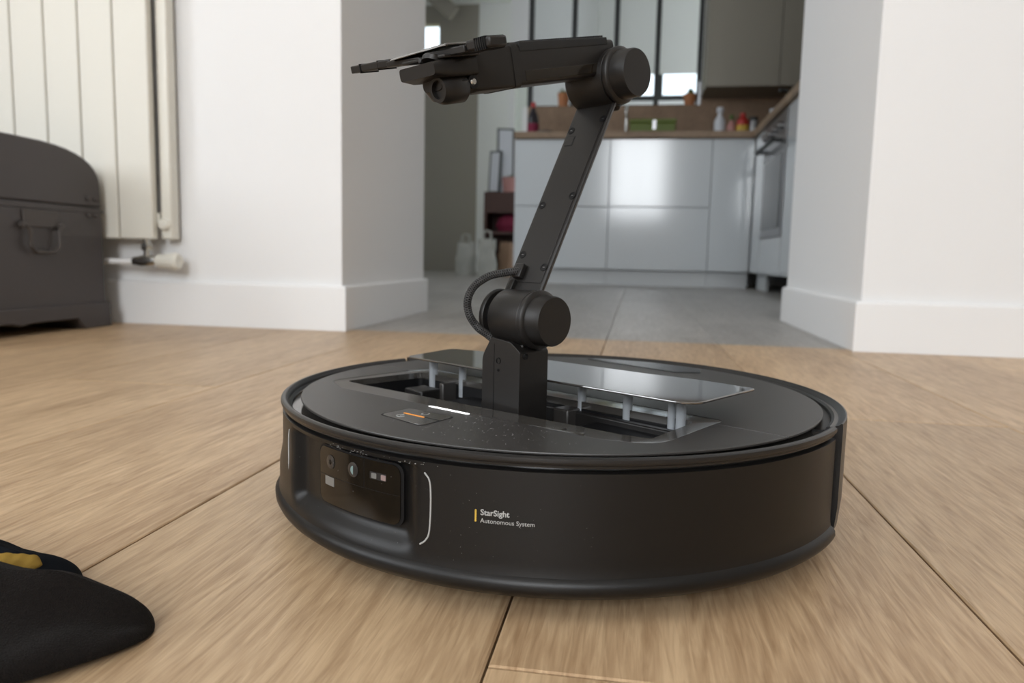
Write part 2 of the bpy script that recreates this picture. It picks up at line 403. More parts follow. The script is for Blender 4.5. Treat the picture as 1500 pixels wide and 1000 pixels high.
MB().box(-.008, -.003, -.24, .24, .32, .66).build('door_glass', M['ovenglass'], ov, smooth=False)
MB().box(-.004, .019, -.295, .295, .705, .855).build('control_panel', M['steel'], ov, smooth=False, bevel=.002)
hd = MB().tube([(-.05, -.25, .72), (-.05, .25, .72)], .011, 12).build('handle', M['black_metal'], ov)
for y in (-.22, .22): MB().box(-.045, 0, y - .01, y + .01, .713, .727).build('handle_bracket', M['black_metal'], ov, smooth=False)
for y in (-.2, -.07, .07, .2):
    MB().lathe([(0, -.028), (.017, -.028), (.019, 0), (0, 0)], 20, T(-.004, y, .79) @ RY(90)).build('knob', M['steel'], ov)
wt = tag(MB().prism([(-.75, YK - .02), (XS - .02, YK - .02), (XS - .02, 2.74), (1.226, 2.74), (1.226, YW - .002), (-.75, YW - .002)], .862, .90).build('worktop', M['worktop'], smooth=False, bevel=.002),
         'wood worktop running along the back and right kitchen cabinets', 'worktop')
hob = MB().box(.74, 1.16, 3.65, 4.20, .9, .906).build('hob', M['ovenglass'], smooth=False, bevel=.002)
tag(hob, 'black glass hob set in the side worktop above the oven', 'hob')
tag(MB().box(1.228, 1.248, 2.75, YW - .002, .902, 1.30).build('splashback', M['splash'], smooth=False), 'brown wood splashback along the right hand kitchen wall', 'splashback')
uc = empty('wall_cabinet', (.8, 4.82, 1.205), 0, 'taupe wall cabinet hanging right of the glass partition', 'cabinet')
MB().box(-.425, .425, .02, .345, 0, 1.1).build('carcass', M['taupe'], uc, smooth=False)
MB().box(-.425, -.002, 0, .019, 0, 1.1).build('door', M['taupe'], uc, smooth=False, bevel=.0015)
MB().box(.002, .425, 0, .019, 0, 1.1).build('door', M['taupe'], uc, smooth=False, bevel=.0015)

# ------------------------------------------------------------ things on the worktop and ledge
def P(u, y, z): p = aty(u, 300, y); return (p.x, y, z)
WZ = .9; LZ = 1.167
def turned(name, mt, loc, prof, label, cat, n=20, lidprof=None, lidm=None, lidname='cap', band=None, bandm=None):
    t = empty(name, loc, 0, label, cat)
    MB().lathe(prof, n).build('body', M[mt], t)
    if lidprof: MB().lathe(lidprof, n).build(lidname, M[lidm], t)
    if band: MB().lathe(band, n).build('paper_band', M[bandm], t)
    return t
turned('wine_bottle', 'wine', P(778, 5.0, WZ), [(0, 0), (.036, 0), (.037, .15), (.03, .18), (.014, .21), (.013, .255), (0, .255)], 'dark wine bottle with a red label at the left end of the worktop', 'bottle',
       lidprof=[(0, .257), (.0145, .257), (.0145, .225), (.0138, .225)], lidm='red', band=[(.0375, .05), (.0378, .052), (.0378, .12), (.0375, .122)], bandm='magenta')
turned('bowl', 'blue', P(796, 4.9, WZ), [(0, 0), (.03, 0), (.055, .03), (.06, .055), (.056, .055), (.05, .03), (.02, .008), (0, .008)], 'small slate blue bowl beside the dark wine bottle', 'bowl')
turned('cup', 'blue', P(872, 4.9, WZ), [(0, 0), (.035, 0), (.04, .02), (.042, .09), (.039, .09), (.036, .02), (0, .01)], 'dark blue grey cup on the worktop behind the robot arm', 'cup')
def potplant(u, z, pm, label, pr=.045, ph=.1, n=16, y=5.22):
    t = empty('potted_plant', P(u, y, z), 0, label, 'plant')
    MB().lathe([(0, 0), (pr * .75, 0), (pr, ph), (pr * .92, ph), (pr * .8, ph * .8), (0, ph * .8)], 20).build('pot', M[pm], t)
    b = MB()
    for i in range(n):
        a = random.uniform(0, 6.28); l = random.uniform(.035, .07); tilt = random.uniform(15, 60)
        m = T(0, 0, ph * .8) @ RZ(math.degrees(a)) @ RY(tilt)
        vs = [b.b.verts.new(m @ Vector(q)) for q in ((0, 0, 0), (.002, -.012, l * .5), (.0, 0, l), (.002, .012, l * .5))]
        b.b.faces.new(vs)
    b.build('foliage', M['leaf'], t, smooth=False); t.children[-1]['kind'] = 'stuff'
potplant(821, LZ, 'terra', 'orange pot with a small green plant on the ledge, left one', .042, .09)
potplant(1003, LZ, 'terra', 'brown pot with a bushy green plant on the ledge near the wall cabinet', .042, .075, 26)
turned('metal_canister', 'steel', P(1020, 5.22, LZ), [(0, 0), (.035, 0), (.035, .15), (0, .15)], 'tall grey metal canister on the ledge by the wall cabinet', 'canister', lidprof=[(0, .16), (.03, .16), (.036, .151), (.036, .145)], lidm='steel', lidname='lid')
gb = empty('storage_box', P(951, 4.93, WZ), 0, 'green rectangular box standing on the worktop', 'box')
MB().box(-.14, .14, -.07, .07, 0, .10).build('body', M['green'], gb, smooth=False, bevel=.006)
MB().box(-.144, .144, -.074, .074, .10, .125).build('lid', M['green'], gb, smooth=False, bevel=.006)
MB().box(.0, .02, -.079, -.07, .06, .115).build('clasp', M['steel'], gb, smooth=False)
tap = empty('kitchen_tap', P(913, 5.05, WZ), 0, 'thin chrome kitchen tap beside the green box', 'tap')
MB().lathe([(0, 0), (.025, 0), (.025, .01), (.015, .02), (.012, .05), (0, .05)], 16).build('base', M['chrome'], tap)
MB().tube(catmull([(0, 0, .04), (0, 0, .16), (0, -.03, .21), (0, -.10, .22), (0, -.14, .19), (0, -.14, .16)], 6), .009, 10).build('spout', M['chrome'], tap)
sb = turned('spray_bottle', 'wht', P(1048, 4.95, WZ), [(0, 0), (.032, 0), (.034, .02), (.034, .12), (.014, .16), (.014, .175), (0, .175)], 'white spray bottle on the worktop below the wall cabinet', 'bottle',
       lidprof=[(0, .21), (.02, .205), (.022, .18), (.016, .172)], lidm='wht')
turned('soap_bottle', 'pink', P(1065, 4.93, WZ), [(0, 0), (.026, 0), (.028, .02), (.027, .09), (.01, .12), (.01, .13), (0, .13)], 'pink bottle with a green cap between the white and red bottles', 'bottle',
       lidprof=[(0, .155), (.012, .155), (.013, .125), (.011, .125)], lidm='leaf')
turned('sauce_bottle', 'red', P(1081, 4.93, WZ), [(0, 0), (.036, 0), (.038, .02), (.036, .12), (.018, .14), (0, .14)], 'red bottle with a yellow label on the worktop', 'bottle',
       lidprof=[(0, .165), (.016, .165), (.018, .138), (.016, .138)], lidm='red', band=[(.0385, .03), (.0395, .032), (.0385, .09), (.037, .092)], bandm='yellow')
turned('jar', 'steel', P(1097, 4.93, WZ), [(0, 0), (.028, 0), (.03, .02), (.03, .11), (.024, .125), (0, .125)], 'grey jar right of the red bottle', 'jar', lidprof=[(0, .142), (.024, .142), (.026, .125), (.026, .12)], lidm='black_metal', lidname='lid')
for i, (x, y, mm, lab) in enumerate([(1.05, 4.75, 'brown', 'dark reddish jar at the back of the corner worktop'), (1.12, 4.45, 'terra', 'rust coloured jar by the right splashback')]):
    turned('jar', mm, (x, y, WZ), [(0, 0), (.05, 0), (.055, .03), (.05, .13), (.03, .15), (0, .15)], lab, 'jar', lidprof=[(0, .172), (.03, .17), (.033, .15), (.03, .148)], lidm=mm, lidname='lid')
for i, (y, lab) in enumerate([(4.36, 'white cup on the side worktop, farther one'), (4.27, 'white cup on the side worktop, beside the hob')]):
    turned('cup', 'wht', (.72 + i * .03, y, WZ), [(0, 0), (.025, 0), (.035, .02), (.038, .08), (.035, .08), (.03, .02), (0, .01)], lab, 'cup')
pan = empty('frying_pan', (.92, 3.92, .907), R(200), 'dark frying pan on the hob above the oven', 'pan')
MB().lathe([(0, 0), (.11, 0), (.135, .045), (.13, .045), (.105, .006), (0, .006)], 32).build('bowl', M['black_metal'], pan)
MB().tube([(.12, 0, .035), (.2, 0, .05), (.30, 0, .06)], .01, 8).build('handle', M['black_metal'], pan)

# ------------------------------------------------------------ corridor corner: shelf, frames, bags
sx0 = aty(711, 300, 6.0).x
sh = empty('low_shelf', (sx0 + .22, 6.1, 0), 0, 'low reddish brown open shelf in the corridor corner', 'shelf')
for z in (.02, .33, .64): MB().box(-.2, .2, -.15, .15, z, z + .022).build('shelf_board', M['brown'], sh, smooth=False)
for x in (-.222, .2): MB().box(x, x + .022, -.15, .15, 0, .664).build('side_panel', M['brown'], sh, smooth=False)
MB().box(-.2, .2, .13, .148, .02, .64).build('back_panel', M['brown'], sh, smooth=False)
MB().box(-.2, .2, -.148, -.135, .50, .64).build('drawer_front', M['brown'], sh, smooth=False)
def frame(x, y, z, w_, h_, lean, label, mm='wht', rz=0):
    t = empty('picture_frame', (x, y, z), rz, label, 'picture frame')
    m = RX(-lean) 
    MB().box(-w_ / 2, w_ / 2, -.012, .012, 0, h_, m).build('frame', M['black_metal'], t, smooth=False)
    MB().box(-w_ / 2 + .014, w_ / 2 - .014, -.016, -.012, .014, h_ - .014, m).build('picture', M[mm], t, smooth=False)
frame(sx0 + .05, 6.10, .664, .10, .34, 6, 'smaller white picture leaning at the left on the brown shelf', 'wht', R(-12))
frame(sx0 + .13, 6.16, .664, .14, .53, 5, 'tall white picture in a dark frame leaning on the brown shelf', 'wht', R(14))
potplant(745, .664, 'pink', 'small plant in a pink pot on the brown corridor shelf', .06, .12, 14, 6.05)
def bag(loc, w_, d_, h_, mm, label, seed, handles=True):
    random.seed(seed); t = empty('shopping_bag', loc, random.uniform(-.3, .3), label, 'bag'); loops = []
    for i in range(9):
        q = i / 8; ww = w_ * (1 - .18 * q + .06 * math.sin(q * 9 + seed)); dd = d_ * (1 - .55 * q ** 2); lp = []
        for k in range(28):
            a = 2 * math.pi * k / 28; c, s_ = math.cos(a), math.sin(a)
            x = ww / 2 * (abs(c) ** .5) * (1 if c > 0 else -1); y = dd / 2 * (abs(s_) ** .5) * (1 if s_ > 0 else -1)
            n = (random.random() - .5) * .018 * q; lp.append((x + n, y + n, h_ * q + (random.random() - .5) * .03 * (q == 1)))
        loops.append(lp)
    b = MB().loft(loops, cap=False); b.b.verts.ensure_lookup_table(); b.b.faces.new(b.b.verts[:28]); b.build('body', M[mm], t)
    if handles:
        for s_ in (-1, 1):
            MB().tube(catmull([(-w_ * .2, s_ * d_ * .15, h_ * .95), (-w_ * .15, s_ * d_ * .15, h_ * 1.2), (w_ * .15, s_ * d_ * .15, h_ * 1.2), (w_ * .2, s_ * d_ * .15, h_ * .95)], 5), .006, 6).build('handle', M[mm], t)
p = aty(682, 400, 5.80); bag((p.x, 5.80, 0), .155, .13, .26, 'bagw', 'crumpled whitish plastic bag on the corridor floor, left one', 3)
p = aty(713, 400, 5.60); bag((p.x, 5.60, 0), .145, .12, .28, 'bagw', 'whitish plastic bag standing beside the kraft paper bag', 5)
p = aty(741, 400, 5.75); bag((p.x, 5.75, 0), .11, .11, .26, 'paper', 'reddish kraft paper bag next to the white kitchen cabinet', 8, False)
cb = MB(); cb.lathe([(0, 0), (.09, .0), (.11, .05), (.09, .11), (.04, .14), (0, .14)], 18); 
t = cb.build('folded_cloth', M['magenta']); t.location = (sx0 + .22, 6.05, .353); t.scale = (1.3, .9, 1)
tag(t, 'dark magenta cloth bundle inside the brown corridor shelf', 'cloth')

# ------------------------------------------------------------ radiator
YR, KX = 1.44, 1.0295
rad = empty('radiator', (-1.35, YR, .18), 0, 'cream vertical flat tube radiator on the left wall', 'radiator')
XT = -.948 * KX + 1.35; PT = .0752 * KX
for i in range(12):
    xr = XT - PT * i
    MB().box(xr - PT + .0018, xr - .0008, -.03, -.012, .0, 1.8).build('tube', M['rad'], rad, smooth=True, bevel=.003, seg=3)
for z in (.03, 1.74): MB().box(XT - PT * 12, XT + .002, -.0118, .006, z, z + .025).build('header', M['rad'], rad, smooth=False, bevel=.004)
MB().box(XT + .004, XT + .030, -.010, .016, .0, 1.8).build('side_channel', M['rad'], rad, bevel=.004)
MB().lathe([(0, 0), (.012, 0), (.013, .003), (.009, .01), (0, .011)], 24, T(XT + .014, -.010, .03) @ RX(90)).build('plug', M['rad'], rad)
def rl(x, y, z): return (x * KX + 1.35, y + .03 - YR, z - .18)
MB().tube([rl(-.969, 1.39, .182), rl(-.969, 1.39, .140)], .0075, 14).build('valve_stem', M['chrome'], rad)
MB().lathe([(0, 0), (.011, 0), (.0125, .003), (.0125, .012), (.011, .014), (0, .014)], 6, T(*rl(-.969, 1.39, .157))).build('valve_nut', M['chrome'], rad)
MB().tube([rl(-.999, 1.39, .134), rl(-.988, 1.39, .134), rl(-.982, 1.39, .134), rl(-.958, 1.39, .135), rl(-.948, 1.39, .135)], .011, 16, rs=[.009, .0105, .0125, .012, .010]).build('valve_body', M['chrome'], rad)
MB().tube([rl(-1.3, 1.39, .133), rl(-.998, 1.39, .133)], .0065, 12).build('pipe', M['base'], rad)
hb = MB(); prof = [(0, 0), (.011, 0), (.0145, .004), (.0160, .030), (.0175, .036), (.0175, .046), (.014, .050), (.006, .049), (0, .047)]
def flute(a, r, z): return -.0010 * (math.cos(a * 12) > .2) * (.004 < z < .034) * (r > .01)
hb.lathe(prof, 72, T(*rl(-.948, 1.39, .1355)) @ RY(90), rfun=flute).build('thermostat_head', M['rad'], rad)

# ------------------------------------------------------------ domed trunk at the left edge
TX = -1.075
tr = empty('trunk', (TX, 1.165, 0), 0, 'dark domed metal trunk with a hanging handle standing before the radiator', 'trunk')
def dome(y0, y1, zb, zs, zt, n=20):
    pts = [(y0, zb), (y1, zb), (y1, zs)]; cy_ = (y0 + y1) / 2; h = (y1 - y0) / 2
    for i in range(1, n):
        a = math.pi * i / n; c = math.cos(a); s_ = math.sin(a)
        pts.append((cy_ + h * (abs(c) ** .62) * (1 if c > 0 else -1), zs + (zt - zs) * s_ ** .85))
    return pts + [(y0, zs)]
def xprism(pts, x0, x1):  # polygon in (y, z) extruded along x
    return MB().prism(pts, 0, x1 - x0, Matrix(((0, 0, 1, x0), (1, 0, 0, 0), (0, 1, 0, 0), (0, 0, 0, 1))))
xprism([(-.225, .03), (.228, .03), (.224, .240), (-.221, .240)], -.85, 0).build('body', M['trunk'], tr, bevel=.003)
xprism(dome(-.221, .224, .241, .275, .353), -.85, 0).build('lid', M['trunk'], tr, bevel=.003)
xprism([(-.231, 0), (-.15, 0), (-.13, .022), (-.02, .024), (.0, .018), (.03, .022), (.14, .022), (.16, .0), (.234, 0), (.233, .05), (-.230, .05)], -.86, .006).build('base_skirt', M['trunk'], tr, bevel=.002)
xprism([(-.223, .228), (.2262, .228), (.2262, .2345), (-.223, .2345)], -.855, .0012).build('body_band', M['trunk'], tr, bevel=.001)
MB().box(.0, .004, .02, .10, .195, .226).build('handle_plate', M['trunk_metal'], tr, bevel=.001)
for y in (.015, .105): MB().lathe([(0, 0), (.007, 0), (.006, .007), (0, .009)], 14, T(.003, y, .198) @ RY(90)).build('handle_pivot', M['trunk_metal'], tr)
MB().tube([(.009, .018, .197), (.011, .026, .19), (.011, .026, .160), (.011, .038, .150), (.011, .082, .150), (.011, .094, .160), (.011, .094, .19), (.009, .102, .197)], .0035, 10).build('handle', M['trunk_metal'], tr)
for z in (.223, .256):
    for y in (.185, .205): MB().lathe([(0, 0), (.004, 0), (.003, .003), (0, .004)], 12, T(.002, y, z) @ RY(90)).build('rivet', M['trunk_metal'], tr)

# ------------------------------------------------------------ robot vacuum
A = R(-126.2)
RC = Vector((-.0483, .4884, 0))
rv = empty('robot_vacuum', RC, A + math.pi / 2, 'round black robot vacuum with its arm slot open, standing on the oak floor', 'robot vacuum')
# local frame: x = s (to the right in the photo), y = -f (f points to the robot's nose)
def V(s, f, z): return Vector((s, -f, z))
def ang(th): return -R(th)              # measured angle (from s towards f) -> local polar angle
def yflip(pts): return [(s, -f) for s, f in pts]

TH0, TH1 = -11, 181                     # span of the front bumper
def smooth(x, a, b):
    t = min(1, max(0, (x - a) / (b - a))); return t * t * (3 - 2 * t)
def bump_off(a, r, z):
    th = -math.degrees(a); d = 0
    if r > .168:
        # scoop around the sensor window
        u = (th - 86.7) * R(1) * .1735; hu = .0545
        su = smooth(hu - abs(u), 0, .012); sz = smooth(z, .0235, .033) * smooth(.0672 - z, 0, .0022)
        d -= .0062 * su * sz
        # lower lip swelling at the nose's far side
        d += .0024 * smooth(th, 98, 124) * smooth(165 - th, 0, 20) * smooth(.052 - z, 0, .018) * smooth(z, .010, .02)
    return d
zs = [.0695, .0688] + [.067 - i * (.067 - .026) / 26 for i in range(27)]
prof = [(.168, .0695), (.1722, .0695)] + [(.1735, z) for z in zs[1:]] + [(.1737, .0235), (.1741, .0215), (.1753, .0206), (.1764, .0190), (.1767, .0165), (.1760, .0145), (.1725, .0115), (.166, .0105), (.165, .0695)]
MB().lathe(prof, 240, None, ang(TH1), ang(TH0), close=True, rfun=bump_off).build('bumper', M['bumper'], rv)
rimp = [(.1680, .0712), (.1732, .0712), (.1734, .0722), (.1742, .0728), (.1746, .0740), (.1744, .0752), (.1735, .0759), (.1722, .0761), (.1713, .0757), (.1705, .0750), (.1700, .0742), (.1698, .0726), (.1690, .0720)]
MB().lathe(rimp, 220, None, ang(TH1), ang(TH0 + 1), close=True).build('bumper_rim', M['rim'], rv)
# rear shell
RT0, RT1 = 182.5, 347.2
rear = [(.1650, .0715), (.1668, .0720), (.1674, .0735), (.1690, .0742), (.1700, .0738), (.1712, .0738), (.1722, .0748), (.1736, .0752), (.1748, .0764), (.1756, .0762), (.1758, .0735), (.1757, .030), (.1745, .0170), (.168, .0125), (.160, .0125), (.160, .0715)]
MB().lathe(rear, 200, None, ang(RT1), ang(RT0), close=True).build('rear_shell', M['rim'], rv)
# chassis: open shell with a floor, ledge below the top covers
MB().lathe([(0, .0135), (.150, .0135), (.1595, .0145), (.1640, .020), (.1640, .0655), (.160, .0655), (.160, .0175), (0, .0175)], 120).build('chassis', M['void'], rv)
MB().lathe([(.146, .0685), (.1688, .0685), (.1688, .0700), (.146, .0700)], 160, None, close=True).build('ledge_ring', M['piano'], rv)
# top covers (front C-shape and rear part), with the slot recess cut out
RD, ZT0, ZT1 = .1630, .0738, .0752
OUT = rpoly([(-.1215, .012, .012), (.121, -.002, .006), (.1285, .0745, .022), (-.078, .1080, .0001), (-.1185, .104, .026)], 8)
OUT = rpoly([(-.1230, .012, .014), (.1225, -.0005, .006), (.1300, .0730, .020), (.105, .0855, .02), (-.090, .1080, .012), (-.1185, .0975, .014)], 8)
HOL = rpoly([(-.1130, .026, .004), (.1130, .014, .004), (.1200, .0640, .004), (.105, .0680, .02), (-.090, .0890, .012), (-.1130, .0900, .006)], 8)
def seamf(s): return .019 - .07 * s
def cover(front):
    th_r = math.degrees(math.asin(seamf(RD) / RD)); th_l = 180 - math.degrees(math.asin(seamf(-RD) / RD))
    g = .0004
    if front: arc = [(RD * math.cos(R(t)), RD * math.sin(R(t))) for t in [th_r + .12 + (th_l - th_r - .24) * i / 130 for i in range(131)]]
    else: arc = [(RD * math.cos(R(t)), RD * math.sin(R(t))) for t in [th_l + .12 + (360 - th_l + th_r - .24) * i / 150 for i in range(151)]]
    sel = [q for q in OUT if (q[1] > seamf(q[0]) + g) == front and abs(q[1] - seamf(q[0])) > g]
    # order recess points from left to right (front) / right to left (rear)
    if front: sel = sorted(sel, key=lambda q: math.atan2(q[1] - seamf(q[0]), q[0]), reverse=True)
    else: sel = sorted(sel, key=lambda q: math.atan2(q[1] - .04, q[0]), reverse=True)
    sl, sr = -.1232, .1232
    e = g if front else -g
    if front: poly = arc + [(sl, seamf(sl) + e)] + sel + [(sr, seamf(sr) + e)]
    else: poly = arc + [(sr, seamf(sr) + e)] + sel + [(sl, seamf(sl) + e)]
    return poly
for nm, fr in (('front_cover', True), ('rear_cover', False)):
    MB().prism(yflip(cover(fr)), ZT0, ZT1).build(nm, M['top'], rv, smooth=False, bevel=.0005)
# glossy bevelled strip between the recess outline and the opening
b = MB(); n = len(OUT)
def ringv(pts, z): return [V(q[0], q[1], z) for q in pts]
mid = [((o_[0] * .85 + h_[0] * .15), (o_[1] * .85 + h_[1] * .15)) for o_, h_ in zip(OUT, HOL)]
b.loft([ringv(OUT, .0735), ringv(OUT, .0750), ringv(mid, .0748), ringv(HOL, .0747), ringv(HOL, .0700)], cap=False)
b.build('slot_bezel', M['piano'], rv)
# slot well
b = MB(); b.loft([ringv(HOL, .0705), ringv(HOL, .030)], cap=False); b.b.verts.ensure_lookup_table(); b.b.faces.new(b.b.verts[-n:])
b.build('slot_well', M['void'], rv)
def blk(name, s0, s1, f0, f1, z0, z1, m='void', bev=.001): return MB().box(s0, s1, -f1, -f0, z0, z1).build(name, M[m], rv, bevel=bev)
# inner mechanisms
MB().prism(yflip([(-.060, .021), (-.0, .018), (-.0, .050), (-.060, .053)]), .034, .0640).build('arm_cradle', M['void'], rv, bevel=.0015)
blk('arm_cradle', .052, .110, .016, .050, .034, .0655)
blk('rail', -.100, .110, .0165, .0225, .034, .0690, 'black')
blk('latch_block', -.098, -.078, .034, .052, .034, .0680, 'black')
blk('latch_block', .036, .049, .034, .050, .034, .0610, 'black')
blk('clip', -.0790, -.0745, .018, .036, .055, .0722, 'top')
blk('clip', .024, .036, .018, .030, .060, .0705, 'top')
blk('inner_step', -.108, -.090, .060, .080, .034, .0640, 'black')
# frosted posts that carry the lid
for s_, f_, r_ in ((-.1000, .0240, .0032), (-.0700, .0220, .0026), (.0350, .0160, .0026), (.0690, .0150, .0028), (.1050, .0150, .0028), (.0990, .0150, .0022)):
    MB().tube([V(s_, f_, .062), V(s_, f_, .0882)], r_, 16).build('lid_post', M['frost'], rv)
# raised glass lid
def gl(u, v, z=.0892):
    p_ = atz(u, v, z); d_ = Vector((p_.x, p_.y, 0)) - RC
    return d_.dot(Vector((math.cos(A + math.pi / 2), math.sin(A + math.pi / 2), 0))), d_.dot(Vector((math.cos(A), math.sin(A), 0)))
LID = rpoly([(-.1020, .0470, .006), (.1260, .0375, .013), (.1235, -.0330, .004), (.085, -.0335, .02), (.055, -.028, .04), (-.055, -.020, .04), (-.085, -.018, .02), (-.118, -.008, .008)], 8)
MB().prism(yflip(LID), .0882, .0896).build('glass_lid', M['glass_lid'], rv, smooth=False, bevel=.0005, seg=3)
# rear glossy window on the top
RW = rpoly([(-.085, -.130, .006), (.008, -.127, .006), (.022, -.141, .004), (.010, -.158, .012), (-.035, -.1575, .04), (-.080, -.1400, .01)], 6)
MB().prism(yflip(RW), .0748, .0757).build('rear_sensor_window', M['tinted'], rv, smooth=False, bevel=.0003)
# white emissive strip
MB().prism(yflip([(-.0078, .1012), (-.0068, .0996), (.0225, .0966), (.0233, .0974), (.0225, .0985), (-.006, .1014)]), .0742, .07545).build('light_bar', M['led'], rv, smooth=False)
# button plate with icons
BTN = rpoly([(-.0092, .1140, .004), (.0235, .1090, .004), (.0285, .1350, .004), (-.0060, .1352, .004)], 6)
c0 = Vector((.0095, .1235))
MB().prism(yflip([tuple(c0 + (Vector(q) - c0) * 1.07) for q in BTN]), .0748, .07528).build('button_frame', M['void'], rv, smooth=False)
MB().prism(yflip(BTN), .0749, .07555).build('button', M['piano'], rv, smooth=False, bevel=.0002)
ZB = .07558
MB().prism(yflip([(-.0005, .1232), (.0155, .1218), (.0157, .1230), (-.0003, .1244)]), ZB - .0001, ZB + .0002).build('orange_line', M['orange'], rv, smooth=False)
MB().prism(yflip([(.0155, .1218), (.0262, .1208), (.0262, .1212), (.0156, .1222)]), ZB - .0001, ZB + .0001).build('button_seam', M['void'], rv, smooth=False)
def ring_on_top(name, s_, f_, r_, t_, m, a0=0, a1=360):
    MB().lathe([(r_ - t_, 0), (r_ + t_, 0), (r_ + t_, .0002), (r_ - t_, .0002)], 40, T(s_, -f_, ZB), R(a0), R(a1) if a1 < 360 else R(a0) + 2 * math.pi, close=True).build(name, M[m], rv, smooth=False)
ring_on_top('power_icon', .0045, .1292, .0026, .00035, 'white', 110, 430 - .01 if False else 359.9)
MB().box(.0042, .0048, -.1300, -.1275, ZB, ZB + .0002).build('power_icon', M['white'], rv, smooth=False)
MB().prism(yflip([(.0065, .1165), (.0078, .1140), (.0098, .1140), (.0110, .1165), (.0098, .1185), (.0078, .1185)]), ZB - .0001, ZB + .00005).build('home_icon', M['white'], rv, smooth=False)
MB().prism(yflip([(.0072, .1165), (.0081, .1145), (.0095, .1145), (.0103, .1165), (.0095, .1180), (.0081, .1180)]), ZB, ZB + .0001).build('home_icon', M['piano'], rv, smooth=False)
# warning label on the bezel
def tri(c, r_, z0, z1, nm, m): MB().prism(yflip([(c[0] + r_ * math.cos(R(a)), c[1] + r_ * math.sin(R(a))) for a in (10, 130, 250)]), z0, z1).build(nm, M[m], rv, smooth=False)
WLC = (.0800, .0830)
MB().prism(yflip(rpoly([(.060, .0895, .002), (.0870, .0858, .002), (.0935, .0790, .002), (.056, .0820, .002)], 4)), .0742, .07495).build('warning_label', M['piano'], rv, smooth=False)
tri(WLC, .0036, .0747, .0749, 'warning_sign', 'pink'); tri(WLC, .0024, .0748, .0750, 'warning_sign', 'void')

# curved pieces on the bumper
def curved(name, th0, th1, z0, z1, rc, rad_, thick, m, cols=24, parent=None, bev=0):
    """rounded rectangle wrapped on a cylinder"""
    rcd = math.degrees(rc / rad_); ths = []
    for i in range(7): ths.append(th0 + rcd * (1 - math.cos(R(90) * i / 6)))
    for i in range(1, cols): ths.append(th0 + rcd + (th1 - th0 - 2 * rcd) * i / cols)
    for i in range(7): ths.append(th1 - rcd * (1 - math.sin(R(90) * i / 6)) )
    b = MB(); rows = []
    for t in ths:
        e = min(t - th0, th1 - t) / rcd; k = 0
        if e < 1: k = rc * (1 - math.sqrt(max(0, 1 - (1 - e) ** 2)))
        zl, zh = z0 + k, z1 - k
        if zh - zl < 1e-5: zh = zl + 1e-5
        c, s_ = math.cos(ang(t)), math.sin(ang(t))
        rows.append([b.b.verts.new((r_ * c, r_ * s_, z)) for r_, z in ((rad_ - thick, zl), (rad_, zl), (rad_, zh), (rad_ - thick, zh))])
    for a_, b_ in zip(rows[:-1], rows[1:]):
        for k in range(4): b.b.faces.new((a_[k], a_[(k + 1) % 4], b_[(k + 1) % 4], b_[k]))
    b.b.faces.new(rows[0][::-1]); b.b.faces.new(rows[-1])
    return b.build(name, M[m], parent or rv, smooth=True, bevel=bev, dbl=False)
RW0 = .1688
curved('window_frame', 72.6, 94.2, .0338, .0645, .0052, RW0 + .0003, .003, 'void')
win = curved('sensor_window', 73.2, 93.7, .0345, .0635, .0048, RW0 + .0008, .003, 'gloss')
def lens(th, z, r_, m, nm='camera_lens', ratio=1):
    p_ = Vector(((RW0 + .0009) * math.cos(ang(th)), (RW0 + .0009) * math.sin(ang(th)), z))
    mm = Matrix.Translation(p_) @ Matrix.Rotation(ang(th), 4, 'Z') @ RY(90)
    MB().lathe([(0, 0), (r_, 0), (r_, .0002), (r_ * .8, .0004), (0, .0004)], 28, mm).build(nm, M[m], win)
lens(90.0, .0565, .0036, 'lens_grey'); lens(90.0, .0565, .0018, 'gloss', 'camera_lens')
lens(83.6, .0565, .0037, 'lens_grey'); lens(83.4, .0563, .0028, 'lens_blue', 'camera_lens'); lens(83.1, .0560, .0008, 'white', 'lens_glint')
curved('light_sensor', 89.0, 91.8, .0440, .0485, .0004, RW0 + .0010, .0005, 'silver', 4, win)
curved('sensor_tile', 76.0, 79.6, .0545, .0580, .0004, RW0 + .0009, .0005, 'lens_grey', 4, win)
curved('sensor_tile', 78.1, 79.2, .0550, .0575, .0003, RW0 + .0011, .0005, 'silver', 3, win)
curved('sensor_tile', 76.1, 77.1, .0550, .0575, .0003, RW0 + .0011, .0005, 'pinkgrey', 3, win)
curved('window_seam', 73.4, 93.6, .0489, .0491, .0001, RW0 + .00088, .0005, 'void', 20, win)
curved('window_seam', 80.9, 81.0, .0491, .0632, .00005, RW0 + .00088, .0005, 'void', 2, win)
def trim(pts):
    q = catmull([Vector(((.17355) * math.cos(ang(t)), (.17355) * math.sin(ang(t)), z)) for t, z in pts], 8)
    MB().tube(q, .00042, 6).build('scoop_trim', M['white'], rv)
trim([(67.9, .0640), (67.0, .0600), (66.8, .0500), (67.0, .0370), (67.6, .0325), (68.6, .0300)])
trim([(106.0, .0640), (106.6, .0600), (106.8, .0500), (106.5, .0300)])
curved('print_bar', 59.45, 59.70, .0447, .0502, .0001, .1738, .0004, 'yellow', 2)
def wrap_text(txt, th, z, size, bold, name):
    cu = bpy.data.curves.new(name, 'FONT'); cu.body = txt; cu.size = size; cu.offset = size * bold; cu.resolution_u = 3
    tmp = bpy.data.objects.new('tmp', cu); col.objects.link(tmp); dg = bpy.context.evaluated_depsgraph_get()
    me = bpy.data.meshes.new_from_object(tmp.evaluated_get(dg)); bpy.data.objects.remove(tmp)
    for v in me.vertices:
        a_ = R(th) - v.co.x / .1737
        v.co = (.17375 * math.cos(-a_), .17375 * math.sin(-a_), z + v.co.y)
    return link(name, me, M['white'], rv, smooth=False)
wrap_text('StarSight', 58.85, .0480, .0037, .022, 'print_lettering')
